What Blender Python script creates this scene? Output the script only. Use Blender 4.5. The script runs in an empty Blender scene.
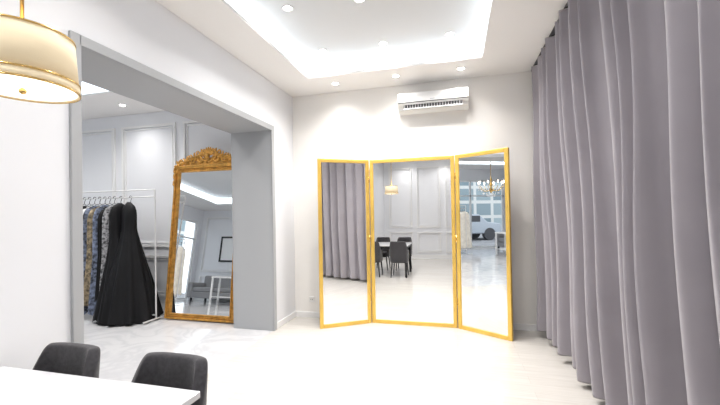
import bpy, math, random
from mathutils import Vector, Matrix
random.seed(7)
S=bpy.context.scene
COL=S.collection
S.view_settings.view_transform='Standard'
S.view_settings.exposure=0.36

# ---------------------------------------------------------------- materials
def mat(name,color,rough=0.6,metal=0.0,emit=None,estr=0.0,spec=None,bump=0.0,bscale=200.0,var=0.0,vscale=8.0,sheen=0.0):
    m=bpy.data.materials.new(name); m.use_nodes=True
    nt=m.node_tree; b=nt.nodes['Principled BSDF']
    b.inputs['Base Color'].default_value=(*color,1)
    b.inputs['Roughness'].default_value=rough
    b.inputs['Metallic'].default_value=metal
    if spec is not None: b.inputs['Specular IOR Level'].default_value=spec
    if sheen: b.inputs['Sheen Weight'].default_value=sheen
    if emit:
        b.inputs['Emission Color'].default_value=(*emit,1)
        b.inputs['Emission Strength'].default_value=estr
    if bump or var:
        tc=nt.nodes.new('ShaderNodeTexCoord')
        if bump:
            n=nt.nodes.new('ShaderNodeTexNoise'); n.inputs['Scale'].default_value=bscale
            bp=nt.nodes.new('ShaderNodeBump'); bp.inputs['Strength'].default_value=bump; bp.inputs['Distance'].default_value=0.01
            nt.links.new(tc.outputs['Object'],n.inputs['Vector'])
            nt.links.new(n.outputs['Fac'],bp.inputs['Height']); nt.links.new(bp.outputs['Normal'],b.inputs['Normal'])
        if var:
            n=nt.nodes.new('ShaderNodeTexNoise'); n.inputs['Scale'].default_value=vscale; n.inputs['Detail'].default_value=4
            r=nt.nodes.new('ShaderNodeValToRGB')
            r.color_ramp.elements[0].position=0.35; r.color_ramp.elements[1].position=0.65
            r.color_ramp.elements[0].color=(*[c*(1-var) for c in color],1)
            r.color_ramp.elements[1].color=(*[min(1,c*(1+var)) for c in color],1)
            nt.links.new(tc.outputs['Object'],n.inputs['Vector'])
            nt.links.new(n.outputs['Fac'],r.inputs['Fac']); nt.links.new(r.outputs['Color'],b.inputs['Base Color'])
    return m

M_wall=mat('paint_cool_white',(0.83,0.84,0.87),0.55,bump=0.02,bscale=150)
M_wallb=mat('paint_warm_white',(0.90,0.88,0.85),0.55,bump=0.02,bscale=150)
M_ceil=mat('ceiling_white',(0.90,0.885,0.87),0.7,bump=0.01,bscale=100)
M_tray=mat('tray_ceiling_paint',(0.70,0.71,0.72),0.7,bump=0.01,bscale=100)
M_trimw=mat('trim_white',(0.88,0.88,0.88),0.4,bump=0.01)
M_grey=mat('casing_grey',(0.42,0.43,0.445),0.45,bump=0.01)
M_cove=mat('led_cove_diffuser',(0.9,0.95,1.0),0.5,emit=(0.84,0.93,1.0),estr=1.75)
M_led=mat('downlight_lens',(1,1,1),0.4,emit=(1,0.97,0.92),estr=20)
M_mirror=mat('mirror_glass',(0.96,0.97,0.97),0.0,1.0)
M_gold=mat('brushed_gold',(0.86,0.57,0.13),0.32,0.6,bump=0.03,bscale=90,var=0.08,vscale=5)
M_gilt=mat('antique_gilt',(0.58,0.30,0.065),0.35,0.6,bump=0.12,bscale=60,var=0.25,vscale=18)
M_curt=mat('curtain_grey_fabric',(0.335,0.312,0.342),0.8,bump=0.08,bscale=600,var=0.04,vscale=3,sheen=0.2)
M_char=mat('charcoal_upholstery',(0.042,0.040,0.045),0.9,bump=0.25,bscale=500,var=0.2,vscale=60,sheen=0.2)
M_blackm=mat('black_metal',(0.015,0.015,0.017),0.4,0.3,bump=0.01)
M_black=mat('black_satin',(0.005,0.005,0.006),0.6,bump=0.05,bscale=80,spec=.25)
M_navy=mat('patterned_blue_grey',(0.12,0.145,0.21),0.7,var=0.85,vscale=20)
M_grn=mat('patterned_grey_lace',(0.25,0.25,0.26),0.7,var=0.85,vscale=30)
M_cream=mat('cream_satin',(0.84,0.79,0.70),0.5,var=0.1,vscale=9)
M_taupe=mat('bronze_brocade',(0.24,0.19,0.12),0.6,var=0.7,vscale=24)
M_plast=mat('white_plastic',(0.80,0.80,0.79),0.3,bump=0.005)
M_vent=mat('vent_dark',(0.05,0.05,0.055),0.6,bump=0.01)
M_rack=mat('rack_white_metal',(0.75,0.75,0.75),0.3,0.3,bump=0.01)
M_sofa=mat('sofa_grey',(0.3,0.3,0.31),0.9,bump=0.1,bscale=300)
M_shade=mat('lamp_shade_cream',(0.78,0.66,0.47),0.8,emit=(1,0.82,0.52),estr=0.2,bump=0.05,bscale=300)
M_diff=mat('lamp_diffuser',(0.95,0.9,0.8),0.6,emit=(1,0.93,0.78),estr=1.2)
M_brass=mat('brass',(0.75,0.5,0.18),0.25,1.0,bump=0.01)
M_bulb=mat('bulb_warm',(1,0.9,0.7),0.4,emit=(1,0.85,0.6),estr=8)
M_cryst=mat('crystal',(0.9,0.9,0.92),0.05,0.0,spec=1.0,bump=0.01)
M_glass=mat('window_glass',(1,1,1),0.0); M_glass.node_tree.nodes['Principled BSDF'].inputs['Transmission Weight'].default_value=1.0
M_glass.node_tree.nodes['Principled BSDF'].inputs['IOR'].default_value=1.02
M_asph=mat('asphalt',(0.25,0.25,0.26),0.9,var=0.2,vscale=2)
M_car=mat('car_silver',(0.35,0.38,0.42),0.3,0.3,bump=0.005)

def marble(name,base,vein,scale,rough):
    m=bpy.data.materials.new(name); m.use_nodes=True; nt=m.node_tree; b=nt.nodes['Principled BSDF']
    tc=nt.nodes.new('ShaderNodeTexCoord')
    n=nt.nodes.new('ShaderNodeTexNoise'); n.inputs['Scale'].default_value=scale; n.inputs['Detail'].default_value=8; n.inputs['Distortion'].default_value=1.8
    r=nt.nodes.new('ShaderNodeValToRGB'); e=r.color_ramp.elements
    e[0].position=0.42; e[0].color=(*base,1); e[1].position=0.58; e[1].color=(*base,1)
    k=e.new(0.50); k.color=(*vein,1)
    nt.links.new(tc.outputs['Object'],n.inputs['Vector']); nt.links.new(n.outputs['Fac'],r.inputs['Fac'])
    nt.links.new(r.outputs['Color'],b.inputs['Base Color']); b.inputs['Roughness'].default_value=rough
    return m
M_marb=marble('marble_floor_tile',(0.64,0.64,0.65),(0.56,0.56,0.58),1.6,0.08)
M_top=marble('marble_table_top',(0.72,0.72,0.74),(0.64,0.64,0.665),3.0,0.12)

def plankmat():
    m=bpy.data.materials.new('pale_wood_planks'); m.use_nodes=True; nt=m.node_tree; b=nt.nodes['Principled BSDF']
    tc=nt.nodes.new('ShaderNodeTexCoord')
    br=nt.nodes.new('ShaderNodeTexBrick'); br.inputs['Scale'].default_value=1.0
    br.inputs['Brick Width'].default_value=1.2; br.inputs['Row Height'].default_value=0.14
    br.inputs['Mortar Size'].default_value=0.0015; br.inputs['Mortar Smooth'].default_value=0.3
    br.inputs['Color1'].default_value=(0.67,0.645,0.61,1); br.inputs['Color2'].default_value=(0.635,0.61,0.575,1)
    br.inputs['Mortar'].default_value=(0.53,0.50,0.46,1)
    mp=nt.nodes.new('ShaderNodeMapping'); mp.inputs['Scale'].default_value=(1.2,22,1)
    n=nt.nodes.new('ShaderNodeTexNoise'); n.inputs['Scale'].default_value=2.2; n.inputs['Detail'].default_value=6
    r=nt.nodes.new('ShaderNodeValToRGB'); r.color_ramp.elements[0].position=0.3; r.color_ramp.elements[1].position=0.7
    r.color_ramp.elements[0].color=(0.91,0.90,0.89,1); r.color_ramp.elements[1].color=(1.02,1.02,1.02,1)
    mx=nt.nodes.new('ShaderNodeMixRGB'); mx.blend_type='MULTIPLY'; mx.inputs['Fac'].default_value=1
    nt.links.new(tc.outputs['Object'],br.inputs['Vector']); nt.links.new(tc.outputs['Object'],mp.inputs['Vector'])
    nt.links.new(mp.outputs['Vector'],n.inputs['Vector']); nt.links.new(n.outputs['Fac'],r.inputs['Fac'])
    nt.links.new(br.outputs['Color'],mx.inputs['Color1']); nt.links.new(r.outputs['Color'],mx.inputs['Color2'])
    nt.links.new(mx.outputs['Color'],b.inputs['Base Color']); b.inputs['Roughness'].default_value=0.10
    return m
M_plank=plankmat()

def facade():
    m=bpy.data.materials.new('shop_facade'); m.use_nodes=True; nt=m.node_tree; b=nt.nodes['Principled BSDF']
    tc=nt.nodes.new('ShaderNodeTexCoord'); mp=nt.nodes.new('ShaderNodeMapping'); mp.inputs['Rotation'].default_value=(0,math.radians(90),math.radians(90))
    br=nt.nodes.new('ShaderNodeTexBrick'); br.inputs['Brick Width'].default_value=1.4; br.inputs['Row Height'].default_value=1.1
    br.inputs['Scale'].default_value=1; br.inputs['Mortar Size'].default_value=0.12; br.offset=0
    br.inputs['Color1'].default_value=(0.16,0.22,0.25,1); br.inputs['Color2'].default_value=(0.38,0.45,0.47,1); br.inputs['Mortar'].default_value=(0.6,0.6,0.58,1)
    nt.links.new(tc.outputs['Object'],mp.inputs['Vector']); nt.links.new(mp.outputs['Vector'],br.inputs['Vector']); nt.links.new(br.outputs['Color'],b.inputs['Base Color'])
    return m
M_fac=facade()

# ---------------------------------------------------------------- helpers
def link(o,parent=None):
    COL.objects.link(o)
    if parent: o.parent=parent
    return o
def empty(name,loc=(0,0,0),rot=(0,0,0)):
    e=bpy.data.objects.new(name,None); e.location=loc; e.rotation_euler=rot; COL.objects.link(e); return e
def mesh(name,v,f,m,parent=None,smooth=False,mods=None):
    me=bpy.data.meshes.new(name); me.from_pydata([tuple(p) for p in v],[],f); me.update()
    if m: me.materials.append(m)
    if smooth:
        for p in me.polygons: p.use_smooth=True
    o=bpy.data.objects.new(name,me); link(o,parent)
    import bmesh
    bm=bmesh.new(); bm.from_mesh(me); bmesh.ops.recalc_face_normals(bm,faces=bm.faces); bm.to_mesh(me); bm.free()
    return o
def boxes(name,lst,m,parent=None,bevel=0.0,loc=None,rot=None,seg=2):
    v=[];f=[]
    for (a,b) in lst:
        n=len(v)
        x0,y0,z0=a;x1,y1,z1=b
        v+=[(x0,y0,z0),(x1,y0,z0),(x1,y1,z0),(x0,y1,z0),(x0,y0,z1),(x1,y0,z1),(x1,y1,z1),(x0,y1,z1)]
        f+=[tuple(n+i for i in q) for q in [(0,3,2,1),(4,5,6,7),(0,1,5,4),(1,2,6,5),(2,3,7,6),(3,0,4,7)]]
    o=mesh(name,v,f,m,parent)
    if bevel:
        bv=o.modifiers.new('bevel','BEVEL'); bv.width=bevel; bv.segments=seg; bv.limit_method='ANGLE'
    if loc: o.location=loc
    if rot: o.rotation_euler=rot
    return o
def cyl(name,p0,p1,r0,r1,m,parent=None,n=20):
    p0=Vector(p0);p1=Vector(p1);d=(p1-p0).normalized()
    a=d.orthogonal().normalized(); b=d.cross(a)
    v=[];f=[]
    for p,r in ((p0,r0),(p1,r1)):
        for i in range(n):
            t=2*math.pi*i/n; v.append(p+a*math.cos(t)*r+b*math.sin(t)*r)
    for i in range(n): f.append((i,(i+1)%n,n+(i+1)%n,n+i))
    f.append(tuple(range(n))); f.append(tuple(range(n,2*n)))
    o=mesh(name,v,f,m,parent,smooth=False)
    for p in o.data.polygons: p.use_smooth=len(p.vertices)==4
    return o
def lathe(name,prof,m,parent=None,loc=(0,0,0),n=48,closed=False):
    v=[];f=[]
    for (r,z) in prof:
        for i in range(n):
            t=2*math.pi*i/n; v.append((r*math.cos(t),r*math.sin(t),z))
    L=len(prof)
    for j in range(L-1 if not closed else L):
        k=(j+1)%L
        for i in range(n): f.append((j*n+i,j*n+(i+1)%n,k*n+(i+1)%n,k*n+i))
    o=mesh(name,v,f,m,parent,smooth=True); o.location=loc; return o
def tube(name,polys,r,m,parent=None,taper=None,cyclic=False):
    cu=bpy.data.curves.new(name,'CURVE'); cu.dimensions='3D'; cu.bevel_depth=r; cu.bevel_resolution=3; cu.use_fill_caps=True
    for k,pts in enumerate(polys):
        sp=cu.splines.new('POLY'); sp.points.add(len(pts)-1); sp.use_cyclic_u=cyclic
        for i,p in enumerate(pts):
            sp.points[i].co=(*p,1)
            if taper: sp.points[i].radius=taper(i/(len(pts)-1))
    cu.materials.append(m)
    o=bpy.data.objects.new(name,cu); link(o,parent); return o
def ellipsoids(name,lst,m,parent=None):
    v=[];f=[];nu,nv=14,8
    for (c,r,ang) in lst:   # ang = rotation about local y axis
        n=len(v); ca,sa=math.cos(ang),math.sin(ang)
        for j in range(nv+1):
            ph=math.pi*j/nv
            for i in range(nu):
                t=2*math.pi*i/nu
                x=r[0]*math.sin(ph)*math.cos(t); y=r[1]*math.sin(ph)*math.sin(t); z=r[2]*math.cos(ph)
                v.append((c[0]+x*ca+z*sa,c[1]+y,c[2]-x*sa+z*ca))
        for j in range(nv):
            for i in range(nu):
                f.append((n+j*nu+i,n+j*nu+(i+1)%nu,n+(j+1)*nu+(i+1)%nu,n+(j+1)*nu+i))
    return mesh(name,v,f,m,parent,smooth=True)

# ---------------------------------------------------------------- room shell
XL=-2.28; XT=-2.835; YB=4.85; YF=-2.2; XR=1.36; ZC=3.21; XF=-9.0; ZR=3.42
O0,O1,OZ=1.73,4.19,2.585
boxes('floor',[((XL,YF,-0.1),(XR,YB,0))],M_plank)
boxes('floor_marble',[((XF,YF,-0.1),(XL,YB,0))],M_marb)
boxes('wall_back',[((XL,YB,0),(XR+0.15,YB+0.15,ZR+0.1))],M_wallb)
boxes('wall_back_annex',[((XF-0.15,YB,0),(XL,YB+0.15,ZR+0.1))],M_wall)
boxes('wall_right',[((XR,YF,0),(XR+0.15,YB,ZR+0.1))],M_wallb)
boxes('wall_front',[((XF-0.15,YF-0.15,0),(XR+0.15,YF,ZR+0.1))],M_wall)
boxes('wall_left',[((XT,YF,0),(XL,O0,ZC)),((XT,O1,0),(XL,YB,ZC)),((XT,O0,OZ),(XL,O1,ZC))],M_wall)
# grey lining and architrave of the wide opening
w=0.012
boxes('trim_opening',[((XT-0.01,O1-w,0),(XL+0.012,O1,OZ)),((XT-0.01,O0,0),(XL+0.012,O0+w,OZ)),((XT-0.01,O0,OZ-w),(XL+0.012,O1,OZ)),
    ((XL,O0-0.055,0),(XL+0.022,O0+w,OZ+0.055)),((XL,O1-w,0),(XL+0.022,O1+0.055,OZ+0.055)),((XL,O0,OZ-w),(XL+0.022,O1,OZ+0.055)),
    ((XT-0.022,O0-0.055,0),(XT,O0+w,OZ+0.055)),((XT-0.022,O1-w,0),(XT,O1+0.055,OZ+0.055)),((XT-0.022,O0,OZ-w),(XT,O1,OZ+0.055))],M_grey,bevel=0.004)
# ceilings with tray recesses
def tray(tag,x0,x1,rx0,rx1,ry0,ry1):
    boxes('ceiling'+tag,[((x0,YF,ZC),(rx0,YB,ZC+0.03)),((rx1,YF,ZC),(x1,YB,ZC+0.03)),((rx0,YF,ZC),(rx1,ry0,ZC+0.03)),((rx0,ry1,ZC),(rx1,YB,ZC+0.03))],M_ceil)
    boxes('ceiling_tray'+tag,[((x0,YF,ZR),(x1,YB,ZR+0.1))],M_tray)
    t=0.02; z0,z1=ZC+0.03,ZR
    boxes('cove_light'+tag,[((rx0-t,ry0,z0),(rx0,ry1,z1)),((rx1,ry0,z0),(rx1+t,ry1,z1)),((rx0,ry0-t,z0),(rx1,ry0,z1)),((rx0,ry1,z0),(rx1,ry1+t,z1))],M_cove)
tray('',XL,XR,-1.78,0.33,-1.3,4.25)
tray('_annex',XF,XL,-7.8,-3.7,-1.3,3.92)
# baseboards
boxes('baseboard_back',[((XL,YB-0.014,0),(XR,YB,0.08))],M_trimw,bevel=0.003)
boxes('baseboard_left',[((XL,YF,0),(XL+0.014,O0-0.06,0.08)),((XL,O1+0.06,0),(XL+0.014,YB-0.015,0.08))],M_trimw,bevel=0.003)
boxes('baseboard_annex',[((XF,YB-0.014,0),(XT,YB,0.12))],M_trimw,bevel=0.003)
boxes('baseboard_front',[((XF,YF,0),(XT,YF+0.014,0.12)),((XL+.02,YF,0),(XR,YF+0.014,0.12))],M_trimw,bevel=0.003)
# picture-frame mouldings
def panels(name,y,side,lst):
    bl=[]; d=0.034*side; q=0.036
    for (x0,x1,z0,z1) in lst:
        for k,(ins,wd,dd) in enumerate(((0,q,d),(0.06,0.014,d*0.6))):
            a0,a1,b0,b1=x0+ins,x1-ins,z0+ins,z1-ins
            ya,yb=sorted((y,y+dd))
            bl+=[((a0,ya,b0),(a1,yb,b0+wd)),((a0,ya,b1-wd),(a1,yb,b1)),((a0,ya,b0+wd),(a0+wd,yb,b1-wd)),((a1-wd,ya,b0+wd),(a1,yb,b1-wd))]
    boxes(name,bl,M_trimw)
panels('trim_1',YB,-1,[(-8.8,-7.2,1.0,3.0),(-7.0,-5.55,1.0,3.0),(-5.4,-4.32,1.0,3.0),(-4.17,-3.0,1.0,3.0),(-7.0,-5.55,.2,.86),(-5.4,-4.32,.2,.86),(-4.17,-3.0,.2,.86)])
fr=[]
for a,b in ((-8.8,-7.0),(-6.8,-5.4),(-5.2,-4.0),(-3.85,-2.95),(-2.1,-1.35),(-1.2,-0.45),(-0.3,0.5)):
    fr+=[(a,b,1.0,2.95),(a,b,.2,.86)]
panels('trim_2',YF,1,fr)
# far shop window of the annex
wy0,wy1,wz=-2.0,3.9,2.75
boxes('wall_annex_end',[((XF-0.15,YF,0),(XF,wy0,ZR)),((XF-0.15,wy1,0),(XF,YB,ZR)),((XF-0.15,wy0,wz),(XF,wy1,ZR))],M_wall)
wn=empty('window_1')
bl=[((XF-0.1,wy0,0),(XF-0.04,wy1,0.08)),((XF-0.1,wy0,wz-0.06),(XF-0.04,wy1,wz)),((XF-0.1,wy0,2.1),(XF-0.04,wy1,2.15))]
for i in range(5):
    y=wy0+(wy1-wy0-0.06)*i/4; bl.append(((XF-0.1,y,0.08),(XF-0.04,y+0.06,wz-0.06)))
boxes('frame',bl,M_trimw,wn)
boxes('pane',[((XF-0.075,wy0,0.08),(XF-0.07,wy1,wz))],M_glass,wn)
boxes('street_ground',[((-30,-14,-0.15),(XF-0.15,18,-0.05))],M_asph)
boxes('shop_building',[((-26,-14,-0.05),(-20,16,7))],M_fac)
# simple street car
car=empty('parked_car',(-14.0,-2.6,-0.05))
prof=[(-2.1,.35),(-2.1,.75),(-1.9,.9),(-1.2,.98),(-.7,1.4),(.7,1.43),(1.4,1.0),(2.05,.9),(2.15,.35)]
v=[(-0.85,y,z) for y,z in prof]+[(0.85,y,z) for y,z in prof]; n=len(prof)
f=[(i,(i+1)%n,n+(i+1)%n,n+i) for i in range(n)]+[tuple(range(n)),tuple(range(n,2*n))]
o=mesh('body',v,f,M_car,car); bv=o.modifiers.new('b','BEVEL'); bv.width=.06; bv.segments=3
boxes('side_windows',[((0.84,-0.75,1.0),(0.87,-0.05,1.32)),((0.84,0.02,1.0),(0.87,0.8,1.32))],M_vent,car,bevel=.03)
for i,(x,y) in enumerate(((.75,-1.3),(.75,1.35),(-.75,-1.3),(-.75,1.35))):
    cyl('wheel_%d'%(i+1),(x-.12,y,.33),(x+.12,y,.33),.33,.33,M_vent,car)

# ---------------------------------------------------------------- downlights
def downlight(x,y,z,power=78,size=None):
    e=empty('recessed_downlight',(x,y,z))
    lathe('ring',[(0.036,-0.001),(0.05,-0.006),(0.056,0.0),(0.036,0.004)],M_trimw,e,closed=True,n=24)
    cyl('lens',(0,0,-0.003),(0,0,0.0),0.036,0.036,M_led,e,n=24)
    l=bpy.data.lights.new('beam','SPOT'); l.energy=power; l.spot_size=math.radians(140); l.spot_blend=1.0; l.shadow_soft_size=0.08; l.color=(1,0.97,0.94)
    o=bpy.data.objects.new('beam',l); link(o,e); o.location=(0,0,-0.02)
for p in [(-1.48,4.0,ZR),(-.76,4.03,ZR),(-.02,4.03,ZR),(-1.48,3.08,ZR),(-.8,3.14,ZR),(-.02,3.1,ZR),(-1.45,1.6,ZR),(0,1.6,ZR),(-1.45,0,ZR,72),(0,0,ZR,72),
          (-1.5,4.52,ZC,26),(-.69,4.5,ZC,26),(.1,4.5,ZC,26),(-4.4,3.4,ZR,90),(-6,3.4,ZR,90),(-4.4,1.4,ZR,90),(-6,1.4,ZR,90),(-5.2,-0.6,ZR,90),(-3.3,3.2,ZC,60),(-4.9,4.4,ZC,36),(-7.5,4.3,ZC,30),
          (-1.5,-1.75,ZC,40),(-.3,-1.75,ZC,40)]:  # this rear pair is added to brighten the front wall reflected in the mirror
    downlight(*p)

# ---------------------------------------------------------------- folding mirror
HM=2.21
FX=-0.555
fm=empty('folding_mirror',(FX,4.75,0))
def mpanel(i,A,B,h=HM):
    dx,dy=B[0]-A[0],B[1]-A[1]; L=math.hypot(dx,dy); ang=math.atan2(dy,dx)
    fw=0.048
    e=bpy.data.objects.new('panel_%d'%i,None); link(e,fm); e.location=(A[0]-FX,A[1]-4.75,0); e.rotation_euler=(0,0,ang)
    g=0.004
    boxes('frame_%d'%i,[((g,-.02,0),(g+fw,.02,h)),((L-g-fw,-.02,0),(L-g,.02,h)),((g+fw,-.02,0),(L-g-fw,.02,fw)),((g+fw,-.02,h-fw),(L-g-fw,.02,h))],M_gold,e,bevel=.006)
    boxes('glass_%d'%i,[((g+fw-.004,-.006,fw-.004),(L-g-fw+.004,.006,h-fw+.004))],M_mirror,e)
    boxes('backing_%d'%i,[((g+fw-.004,.007,fw-.004),(L-g-fw+.004,.014,h-fw+.004))],M_vent,e)
HL=(-1.118,4.785); HR=(0.005,4.785)
mpanel(1,(-1.725,4.385),(HL[0]-.01,HL[1]-.01)); mpanel(2,HL,HR); mpanel(3,(HR[0]+.01,HR[1]-.01),(.61,4.41))
for k,(hx) in enumerate((HL[0],HR[0])):
    for j,z in enumerate((.3,1.1,1.9)):
        cyl('hinge_%d_%d'%(k+1,j+1),(hx-FX-(.005 if k==0 else -.005),.005,z),(hx-FX-(.005 if k==0 else -.005),.005,z+.08),.008,.008,M_brass,fm,n=10)

# ---------------------------------------------------------------- air conditioner
ac=empty('air_conditioner',(-0.25,YB,2.785))
pr=[(0,0.02),(0,.26),(-.10,.26),(-.17,.255),(-.205,.24),(-.215,.21),(-.215,.115),(-.16,.09),(-.13,.035),(-.06,.0)]
v=[(-.445,y,z) for y,z in pr]+[(.445,y,z) for y,z in pr]; n=len(pr)
o=mesh('body',v,[(i,(i+1)%n,n+(i+1)%n,n+i) for i in range(n)]+[tuple(range(n)),tuple(range(n,2*n))],M_plast,ac)
bv=o.modifiers.new('b','BEVEL'); bv.width=.01; bv.segments=3; bv.limit_method='ANGLE'
boxes('front_panel',[((-.44,-.222,.12),(.44,-.21,.238))],M_plast,ac,bevel=.005)
boxes('panel_shadow_gap',[((-.44,-.2165,.112),(.44,-.205,.12))],M_vent,ac)
boxes('vent',[((-.37,-.175,.045),(.37,-.14,.100))],M_vent,ac)
boxes('fins',[((-.36+i*.0345,-.181,.05),(-.354+i*.0345,-.172,.096)) for i in range(22)],M_trimw,ac)
fl=boxes('louver',[((-.37,-.03,-.004),(.37,.03,.004))],M_plast,ac,bevel=.003,loc=(0,-.185,.045),rot=(math.radians(28),0,0))
boxes('display',[((.33,-.2235,.16),(.38,-.221,.17))],M_vent,ac)
boxes('badge',[((-.03,-.2235,.135),(.03,-.221,.145))],M_grey,ac)

# wall socket
so=empty('wall_socket',(-2.02,YB,.22))
boxes('plate',[((-.04,-.01,0),(.04,0,.08))],M_plast,so,bevel=.004)
boxes('holes',[((-.015,-.011,.03),(-.008,-.009,.05)),((.008,-.011,.03),(.015,-.009,.05))],M_vent,so)

# ---------------------------------------------------------------- curtains
def curtain(y0,y1,seed,zh,xb0,xb1,xt):
    rnd=random.Random(seed)
    e=empty('curtain',(1.0,(y0+y1)/2,0))
    ks=[];y=y0
    while y>y1: 
        p=rnd.uniform(.19,.35); ks.append((y,p,rnd.uniform(.7,1.25),rnd.uniform(-.3,.3))); y-=p
    v=[]; NZ=30
    pts=[]
    for (ya,p,am,sk) in ks:
        for j in range(14):
            s=j/14.0; pts.append((ya-p*s,s,am,sk))
    for (yy,s,am,sk) in pts:
        ph=2*math.pi*(s+sk*.2*math.sin(2*math.pi*s))
        c=math.sin(ph)+.25*math.sin(2*ph+sk*4)
        q=min(1,(y0-yy)/(y0-y1)); xb=xb0+(xb1-xb0)*q
        for k in range(NZ+1):
            g=k/NZ; z=zh+(ZC-.03-zh)*g
            A=.105*am*(1-.35*g)*(1+.12*math.sin(3*g*math.pi+yy*2))
            x=xb+(xt-xb)*g-1.0+A*c+.012*math.sin(yy*5+g*2.5)*(1-g)
            yd=.02*math.sin(2*ph+g*2)*(1-g*.5)+.008*math.sin(g*6+yy*3)
            v.append((x, yy+yd-(y0+y1)/2, z))
    n=len(pts);f=[]
    for i in range(n-1):
        for k in range(NZ): a=i*(NZ+1)+k; f.append((a,a+NZ+1,a+NZ+2,a+1))
    o=mesh('drape',v,f,M_curt,e,smooth=True)
    so=o.modifiers.new('s','SOLIDIFY'); so.thickness=.004
    sb=o.modifiers.new('ss','SUBSURF'); sb.levels=1; sb.render_levels=1
curtain(4.78,3.60,3,.08,.99,1.11,.965)
curtain(3.60,1.45,11,.05,1.10,1.09,.955)
curtain(1.42,-1.90,21,.05,1.09,1.09,.955)
ct=empty('curtain_track',(.955,1.4,ZC))
boxes('rail',[((-.02,-3.5,-.025),(.02,3.4,0))],M_vent,ct)

# ---------------------------------------------------------------- dining table + chairs
tb=empty('dining_table',(-1.645,.86,-.015))
tx,ty=.585,.45
boxes('top',[((-tx,-ty,.725),(tx,ty,.755))],M_top,tb,bevel=.004)
boxes('apron',[((-tx+.04,-ty+.04,.66),(tx-.04,-ty+.065,.725)),((-tx+.04,ty-.065,.66),(tx-.04,ty-.04,.725)),((-tx+.04,-ty+.04,.66),(-tx+.065,ty-.04,.725)),((tx-.065,-ty+.04,.66),(tx-.04,ty-.04,.725))],M_blackm,tb)
for i,(sx,sy) in enumerate(((1,1),(1,-1),(-1,1),(-1,-1))):
    cx,cy=sx*(tx-.055),sy*(ty-.055)
    boxes('leg_%d'%(i+1),[((cx-.025,cy-.025,0.015),(cx+.025,cy+.025,.724))],M_blackm,tb,bevel=.003)

def sgnp(a,p): return math.copysign(abs(a)**p,a)
def chair(x,y,rot):
    e=empty('dining_chair',(x,y,0),(0,0,rot))
    N=28; v=[]
    for i in range(N+1):
        th=math.radians(-118+236*i/N)
        for (rx,ry) in ((.215,.225),(.168,.178)):
            X=rx*sgnp(math.sin(th),.55); Y=ry*sgnp(math.cos(th),.55)
            a=abs(math.degrees(th)); 
            k=min(1,max(0,(a-42)/40)); k=k*k*(3-2*k)
            zt=.835-.22*k
            lean=.035*(1-k)
            v.append((X*(1-.04*(k)),Y,.33)); v.append((X,Y+lean*.4,(zt+.33)/2)); v.append((X,Y+lean,zt-.02)); v.append((X*.995,Y+lean,zt))
    f=[]; K=8
    for i in range(N):
        a=i*K;b=(i+1)*K
        loop=[0,1,2,3,7,6,5,4]
        for j in range(8):
            p,q=loop[j],loop[(j+1)%8]; f.append((a+p,a+q,b+q,b+p))
    f.append((0,1,2,3,7,6,5,4)); f.append(tuple(N*K+q for q in (0,1,2,3,7,6,5,4)))
    o=mesh('backrest',v,f,M_char,e,smooth=True)
    sb=o.modifiers.new('s','SUBSURF'); sb.levels=2; sb.render_levels=2
    o=boxes('seat',[((-.17,-.215,.36),(.17,.17,.47))],M_char,e,bevel=.03,seg=4)
    boxes('seat_frame',[((-.15,-.19,.335),(.15,.16,.36))],M_blackm,e)
    for i,(a,b) in enumerate(((.15,.15),(-.15,.15),(.15,-.17),(-.15,-.17))):
        cyl('leg_%d'%(i+1),(a,b,.34),(a*1.2,b*1.15,0),.018,.011,M_blackm,e,n=12)
chair(-1.90,1.19,0); chair(-1.275,1.19,0)
chair(-1.90,.14,math.pi); chair(-1.32,.14,math.pi)

# ---------------------------------------------------------------- pendant lamp
pl=empty('pendant_lamp',(-1.48,.93,1.945))
R=.160
lathe('shade',[(R,.035),(R*.93,.19),(R*.93-.004,.19),(R-.004,.035)],M_shade,pl,closed=True)
lathe('lower_band',[(R+.004,0),(R+.003,.03),(R-.004,.03),(R-.004,0)],M_shade,pl,closed=True)
for z,rr in ((0.0,R+.003),(.033,R+.003),(.19,R*.93)):
    lathe('ring',[(rr-.003,z-.003),(rr+.003,z-.003),(rr+.003,z+.003),(rr-.003,z+.003)],M_brass,pl,closed=True)
cyl('diffuser',(0,0,.004),(0,0,.008),R-.005,R-.005,M_diff,pl,n=48)
lathe('finial',[(0.001,-.02),(.01,-.014),(.012,-.005),(.004,.003)],M_brass,pl,n=20)
tube('spider',[[(-R*.92,0,.18),(0,0,.19),(R*.92,0,.18)],[(0,-R*.92,.18),(0,0,.19),(0,R*.92,.18)]],.003,M_brass,pl)
cyl('rod',(0,0,.05),(0,0,1.44),.006,.006,M_brass,pl,n=12)
lathe('canopy',[(.001,1.474),(.06,1.474),(.055,1.445),(.008,1.425)],M_brass,pl,n=32)
l=bpy.data.lights.new('bulb','POINT'); l.energy=2; l.shadow_soft_size=.05; l.color=(1,.85,.62)
o=bpy.data.objects.new('bulb',l); link(o,pl); o.location=(0,0,.12)

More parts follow.
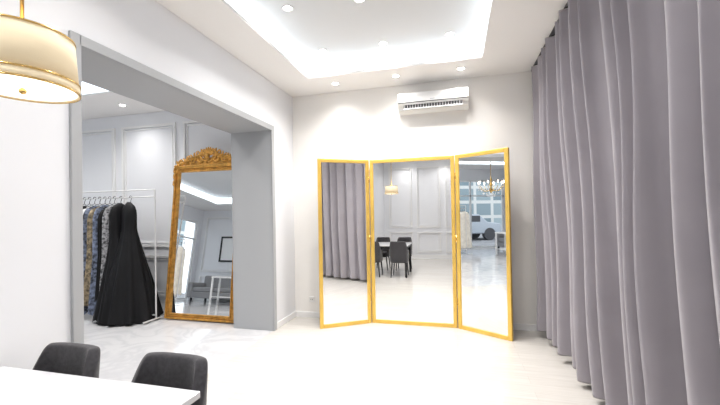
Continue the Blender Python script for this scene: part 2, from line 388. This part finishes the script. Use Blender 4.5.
# ---------------------------------------------------------------- ornate gilt mirror
lean=math.radians(-6.4)
W=1.15; H=2.23
om=empty('ornate_gilt_mirror',(-3.525,4.36,0.012),(lean,0,0))
def ringprof(name,ins0,ins1,ya,yb,m):
    boxes(name,[((-W/2+ins0,ya,ins0),(-W/2+ins1,yb,H-ins0)),((W/2-ins1,ya,ins0),(W/2-ins0,yb,H-ins0)),((-W/2+ins1,ya,ins0),(W/2-ins1,yb,ins1)),((-W/2+ins1,ya,H-ins1),(W/2-ins1,yb,H-ins0))],m,om,bevel=.006)
ringprof('frame_outer',0,.03,-.045,.02,M_gilt)
ringprof('frame_middle',.03,.062,-.028,.02,M_gilt)
ringprof('frame_inner',.062,.08,-.038,.02,M_gilt)
boxes('glass',[((-W/2+.075,-.012,.075),(W/2-.075,0,H-.075))],M_mirror,om)
boxes('backing',[((-W/2+.075,.001,.075),(W/2-.075,.015,H-.075))],M_vent,om)
bd=[]
for i in range(60):
    z=.05+(H-.1)*i/59
    for s in (-1,1): bd.append(((s*(W/2-.046),-.03,z),(.008,.008,.014),0))
for i in range(28):
    x=-W/2+.06+(W-.12)*i/27
    for z in (.046,H-.046): bd.append(((x,-.03,z),(.014,.008,.008),0))
ellipsoids('beading',bd,M_gilt,om)
def scroll(cx,cz,r,turns,start,sgn,tail=None,y=-.03):
    pts=[]
    N=46
    for i in range(N+1):
        t=i/N; a=start+sgn*turns*2*math.pi*t; rr=r*(0.15+.85*t)
        pts.append((cx+rr*math.cos(a),y,cz+rr*math.sin(a)))
    return pts
sc=[]
for s in (-1,1):
    sc.append(scroll(s*.13,H+.10,.07,1.4,math.pi/2*(1-s)+.6*s,s))
    sc.append(scroll(s*.27,H+.085,.06,1.5,2.0,-s))
    sc.append(scroll(s*.39,H+.065,.05,1.4,1.0,s))
    sc.append(scroll(s*.50,H+.05,.045,1.4,2.2,-s))
    sc.append([(s*(.06+.5*t),-.035,H+.17*(1-t)**1.3+.04+.025*math.sin(t*14)) for t in [i/30 for i in range(31)]])
    sc.append([(s*(.02+.12*math.sin(t*2.6)),-.04,H+.05+.20*t) for t in [i/20 for i in range(21)]])
    sc.append(scroll(s*(W/2-.01),H-.05,.05,1.2,.5,-s))
tube('crest_scrolls',sc,.015,M_gilt,om,taper=lambda t:.7+.7*math.sin(math.pi*t))
lf=[]
for k in range(9):
    a=math.radians(-72+18*k); lf.append(((.075*math.sin(a),-.045,H+.15+.075*math.cos(a)),(.017,.018,.062),a))
lf.append(((0,-.06,H+.14),(.04,.03,.045),0))
for s in (-1,1):
    for k in range(11):
        t=k/10; x=s*(.12+.42*t); z=H+.16*(1-t)**1.1+.065
        lf.append(((x,-.04,z),(.014,.014,.042),s*(.35+.5*math.sin(k*1.9))))
        lf.append(((x+.01*s,-.05,z-.05),(.016,.016,.036),s*(1.2+.4*math.sin(k*2.7))))
    for k in range(6):
        lf.append(((s*(W/2-.005),-.045,H-.02-.05*k),(.018,.018,.035),s*(.5 if k%2 else -.4)))
ellipsoids('crest_leaves',lf,M_gilt,om)
boxes('crest_base',[((-W/2-.012,-.05,H-.012),(W/2+.012,.02,H+.022))],M_gilt,om,bevel=.008)
boxes('crest_back',[((-.42,-.03,H+.02),(.42,-.01,H+.07)),((-.22,-.03,H+.07),(.22,-.01,H+.13))],M_gilt,om,bevel=.02)

# ---------------------------------------------------------------- clothes rack
def interp(levels,f):
    for a,b in zip(levels,levels[1:]):
        if f<=b[0]:
            t=(f-a[0])/(b[0]-a[0]); return (a[1]+(b[1]-a[1])*t,a[2]+(b[2]-a[2])*t)
    return levels[-1][1:]
def garment(name,cx,cy,zt,zb,levels,m,parent,folds,amp,seed,lean=0):
    rnd=random.Random(seed); N=72; NZ=28; v=[];f=[]
    p1,p2=rnd.uniform(0,6),rnd.uniform(0,6)
    for k in range(NZ+1):
        g=k/NZ; rx,ry=interp(levels,g); z=zt+(zb-zt)*g
        for i in range(N):
            t=2*math.pi*i/N
            w=1+amp*g*(math.sin(folds*t+p1+g)+.5*math.sin((folds*2-3)*t+p2))
            v.append((cx+rx*w*math.cos(t)+lean*g,cy+ry*w*math.sin(t),z+(.02*math.sin(folds*t+p2) if k==NZ else 0)))
    for k in range(NZ):
        for i in range(N): f.append((k*N+i,k*N+(i+1)%N,(k+1)*N+(i+1)%N,(k+1)*N+i))
    f.append(tuple(range(N)))
    return mesh(name,v,f,m,parent,smooth=True)
def hanger(cx,cy,zr,parent,along='x',i=0):
    pts=[]
    for k in range(12):
        a=math.radians(200-230*k/11); pts.append((.02*math.cos(a),.0+0.02*math.sin(a)))
    P=[(px,zr+.002+pz) for px,pz in pts]+[(0,zr-.05),(0,zr-.08)]
    sh=[(-.17,zr-.15),(0,zr-.08),(.17,zr-.15),(-.17,zr-.15)]
    if along=='x':
        sh=[(a*.5,b) for a,b in sh]
        pl=[[(cx+a,cy,b) for a,b in sh]]; hk=[(cx,cy+a,b) for a,b in P]
    else:
        pl=[[(cx,cy+a,b) for a,b in sh]]; hk=[(cx+a*0,cy+a,b) for a,b in P]
    tube('hanger_%d'%i,pl+[hk],.004,M_blackm,parent)
def rack(x0,x1,y,h,rootname='clothes_rack'):
    e=empty(rootname,((x0+x1)/2,y,0)); L=(x1-x0)/2; r=.011
    segs=[[(-L,0,h),(L,0,h)],[(-L,0,h-.10),(L,0,h-.10)]]
    for s in (-L,L):
        segs+=[[(s,0,.06),(s,0,h)],[(s,-.22,.03),(s,.22,.03)],[(s,0,.03),(s,0,.08)]]
    segs.append([(-L,0,.08),(L,0,.08)])
    tube('frame',segs,r,M_rack,e)
    return e
rk=rack(-5.75,-4.17,4.25,1.88)
ox=4.96
gown=[(0,.025,.02),(.03,.09,.04),(.08,.12,.07),(.24,.115,.08),(.38,.17,.13),(.7,.31,.26),(1,.415,.36)]
gown2=[(0,.02,.03),(.03,.05,.12),(.10,.075,.16),(.3,.09,.15),(.5,.16,.18),(1,.30,.33)]
thin=[(0,.02,.03),(.04,.04,.15),(.12,.05,.19),(.5,.055,.19),(1,.07,.24)]
garment('black_gown',-4.60+ox,-.03,1.71,.02,gown,M_black,rk,11,.09,5); hanger(-4.60+ox,0,1.78,rk,'x',1)
garment('black_gown_long',-4.78+ox,-.02,1.70,.04,gown2,M_black,rk,9,.10,8); hanger(-4.78+ox,0,1.78,rk,'y',2)
for i,(x,m,zb,zt) in enumerate(((-4.90,M_grn,.16,1.68),(-4.99,M_black,.30,1.64),(-5.08,M_navy,.10,1.68),(-5.18,M_taupe,.22,1.66),(-5.28,M_navy,.10,1.67),(-5.38,M_trimw,.18,1.65),(-5.48,M_black,.3,1.67),(-5.58,M_grn,.2,1.67))):
    garment('patterned_dress_%d'%(i+1),x+ox,0,zt,zb,thin,m,rk,6,.12,20+i); hanger(x+ox,0,1.78,rk,'y',3+i)
rk2=rack(-8.15,-7.05,0.80,1.7)
for i in range(8):
    garment('cream_dress_%d'%(i+1),-.45+.13*i,0,1.5,.2+.05*(i%3),thin,M_cream if i%3 else M_trimw,rk2,6,.12,40+i); hanger(-.45+.13*i,0,1.6,rk2,'y',i)

# ---------------------------------------------------------------- annex furniture
sf=empty('sofa',(-7.4,-1.55,0))
boxes('base',[((-.9,-.4,.12),(.9,.4,.32))],M_sofa,sf,bevel=.03)
boxes('backrest',[((-.9,-.45,.2),(.9,-.24,.85))],M_sofa,sf,bevel=.06,seg=4)
boxes('arm',[((-.98,-.44,.12),(-.8,.42,.6)),((.8,-.44,.12),(.98,.42,.6))],M_sofa,sf,bevel=.05,seg=4)
boxes('cushion',[((-.79,-.26,.32),(-.01,.4,.46)),((.01,-.26,.32),(.79,.4,.46))],M_sofa,sf,bevel=.04,seg=4)
boxes('feet',[((-.85,-.38,0),(-.8,-.33,.12)),((.8,-.38,0),(.85,-.33,.12)),((-.85,.33,0),(-.8,.38,.12)),((.8,.33,0),(.85,.38,.12))],M_blackm,sf)
cs=empty('console_table',(-6.3,-.3,0))
boxes('top',[((-.45,-.2,.74),(.45,.2,.78))],M_trimw,cs,bevel=.005)
boxes('legs',[((a,b,0),(a+.04,b+.04,.74)) for a in (-.44,.4) for b in (-.19,.15)]+[((-.4,-.15,.2),(.4,.15,.22))],M_trimw,cs)
pf=empty('picture_frame',(-7.5,YF,1.35))
boxes('frame',[((-.6,0,0),(-.54,.03,.9)),((.54,0,0),(.6,.03,.9)),((-.54,0,0),(.54,.03,.06)),((-.54,0,.84),(.54,.03,.9))],M_blackm,pf)
boxes('canvas',[((-.54,0,.06),(.54,.015,.84))],M_trimw,pf)
# chandelier
ch=empty('chandelier',(-4.3,1.55,2.1))
cyl('stem',(0,0,-.1),(0,0,1.32),.008,.008,M_brass,ch,n=10)
lathe('column',[(.001,-.15),(.03,-.1),(.05,-.04),(.02,.02),(.045,.09),(.02,.16),(.03,.22),(.008,.3)],M_brass,ch,n=24)
arms=[];bul=[];cry=[]
for i in range(8):
    a=2*math.pi*i/8; c,s=math.cos(a),math.sin(a)
    arms.append([((.02+.30*t)*c,(.02+.30*t)*s,-.02-.10*math.sin(math.pi*t)+.08*t) for t in [k/14 for k in range(15)]])
    bul.append(((.32*c,.32*s,.15),(.014,.014,.035),0))
    for r,z in ((.32,-.03),(.2,-.14),(.1,-.2),(.25,-.06)):
        cry.append(((r*c,r*s,z),(.014,.014,.03),0))
tube('arms',arms,.007,M_brass,ch)
for i in range(8):
    a=2*math.pi*i/8; cyl('candle_%d'%(i+1),(.32*math.cos(a),.32*math.sin(a),.05),(.32*math.cos(a),.32*math.sin(a),.12),.012,.012,M_trimw,ch,n=10)
ellipsoids('bulbs',bul,M_bulb,ch); ellipsoids('crystals',cry,M_cryst,ch)

# ---------------------------------------------------------------- world + camera
w=bpy.data.worlds.new('World'); S.world=w; w.use_nodes=True
w.node_tree.nodes['Background'].inputs['Color'].default_value=(0.86,0.93,1,1)
w.node_tree.nodes['Background'].inputs['Strength'].default_value=1.6
cd=bpy.data.cameras.new('Camera'); cam=bpy.data.objects.new('Camera',cd); COL.objects.link(cam)
cd.sensor_width=36; cd.lens=18; cd.shift_y=7.5/720; cd.clip_start=.03; cd.clip_end=200
cam.location=(0,0,1.48)
cam.rotation_euler=(math.radians(90.6),math.radians(1.0),math.radians(14.8))
S.camera=cam
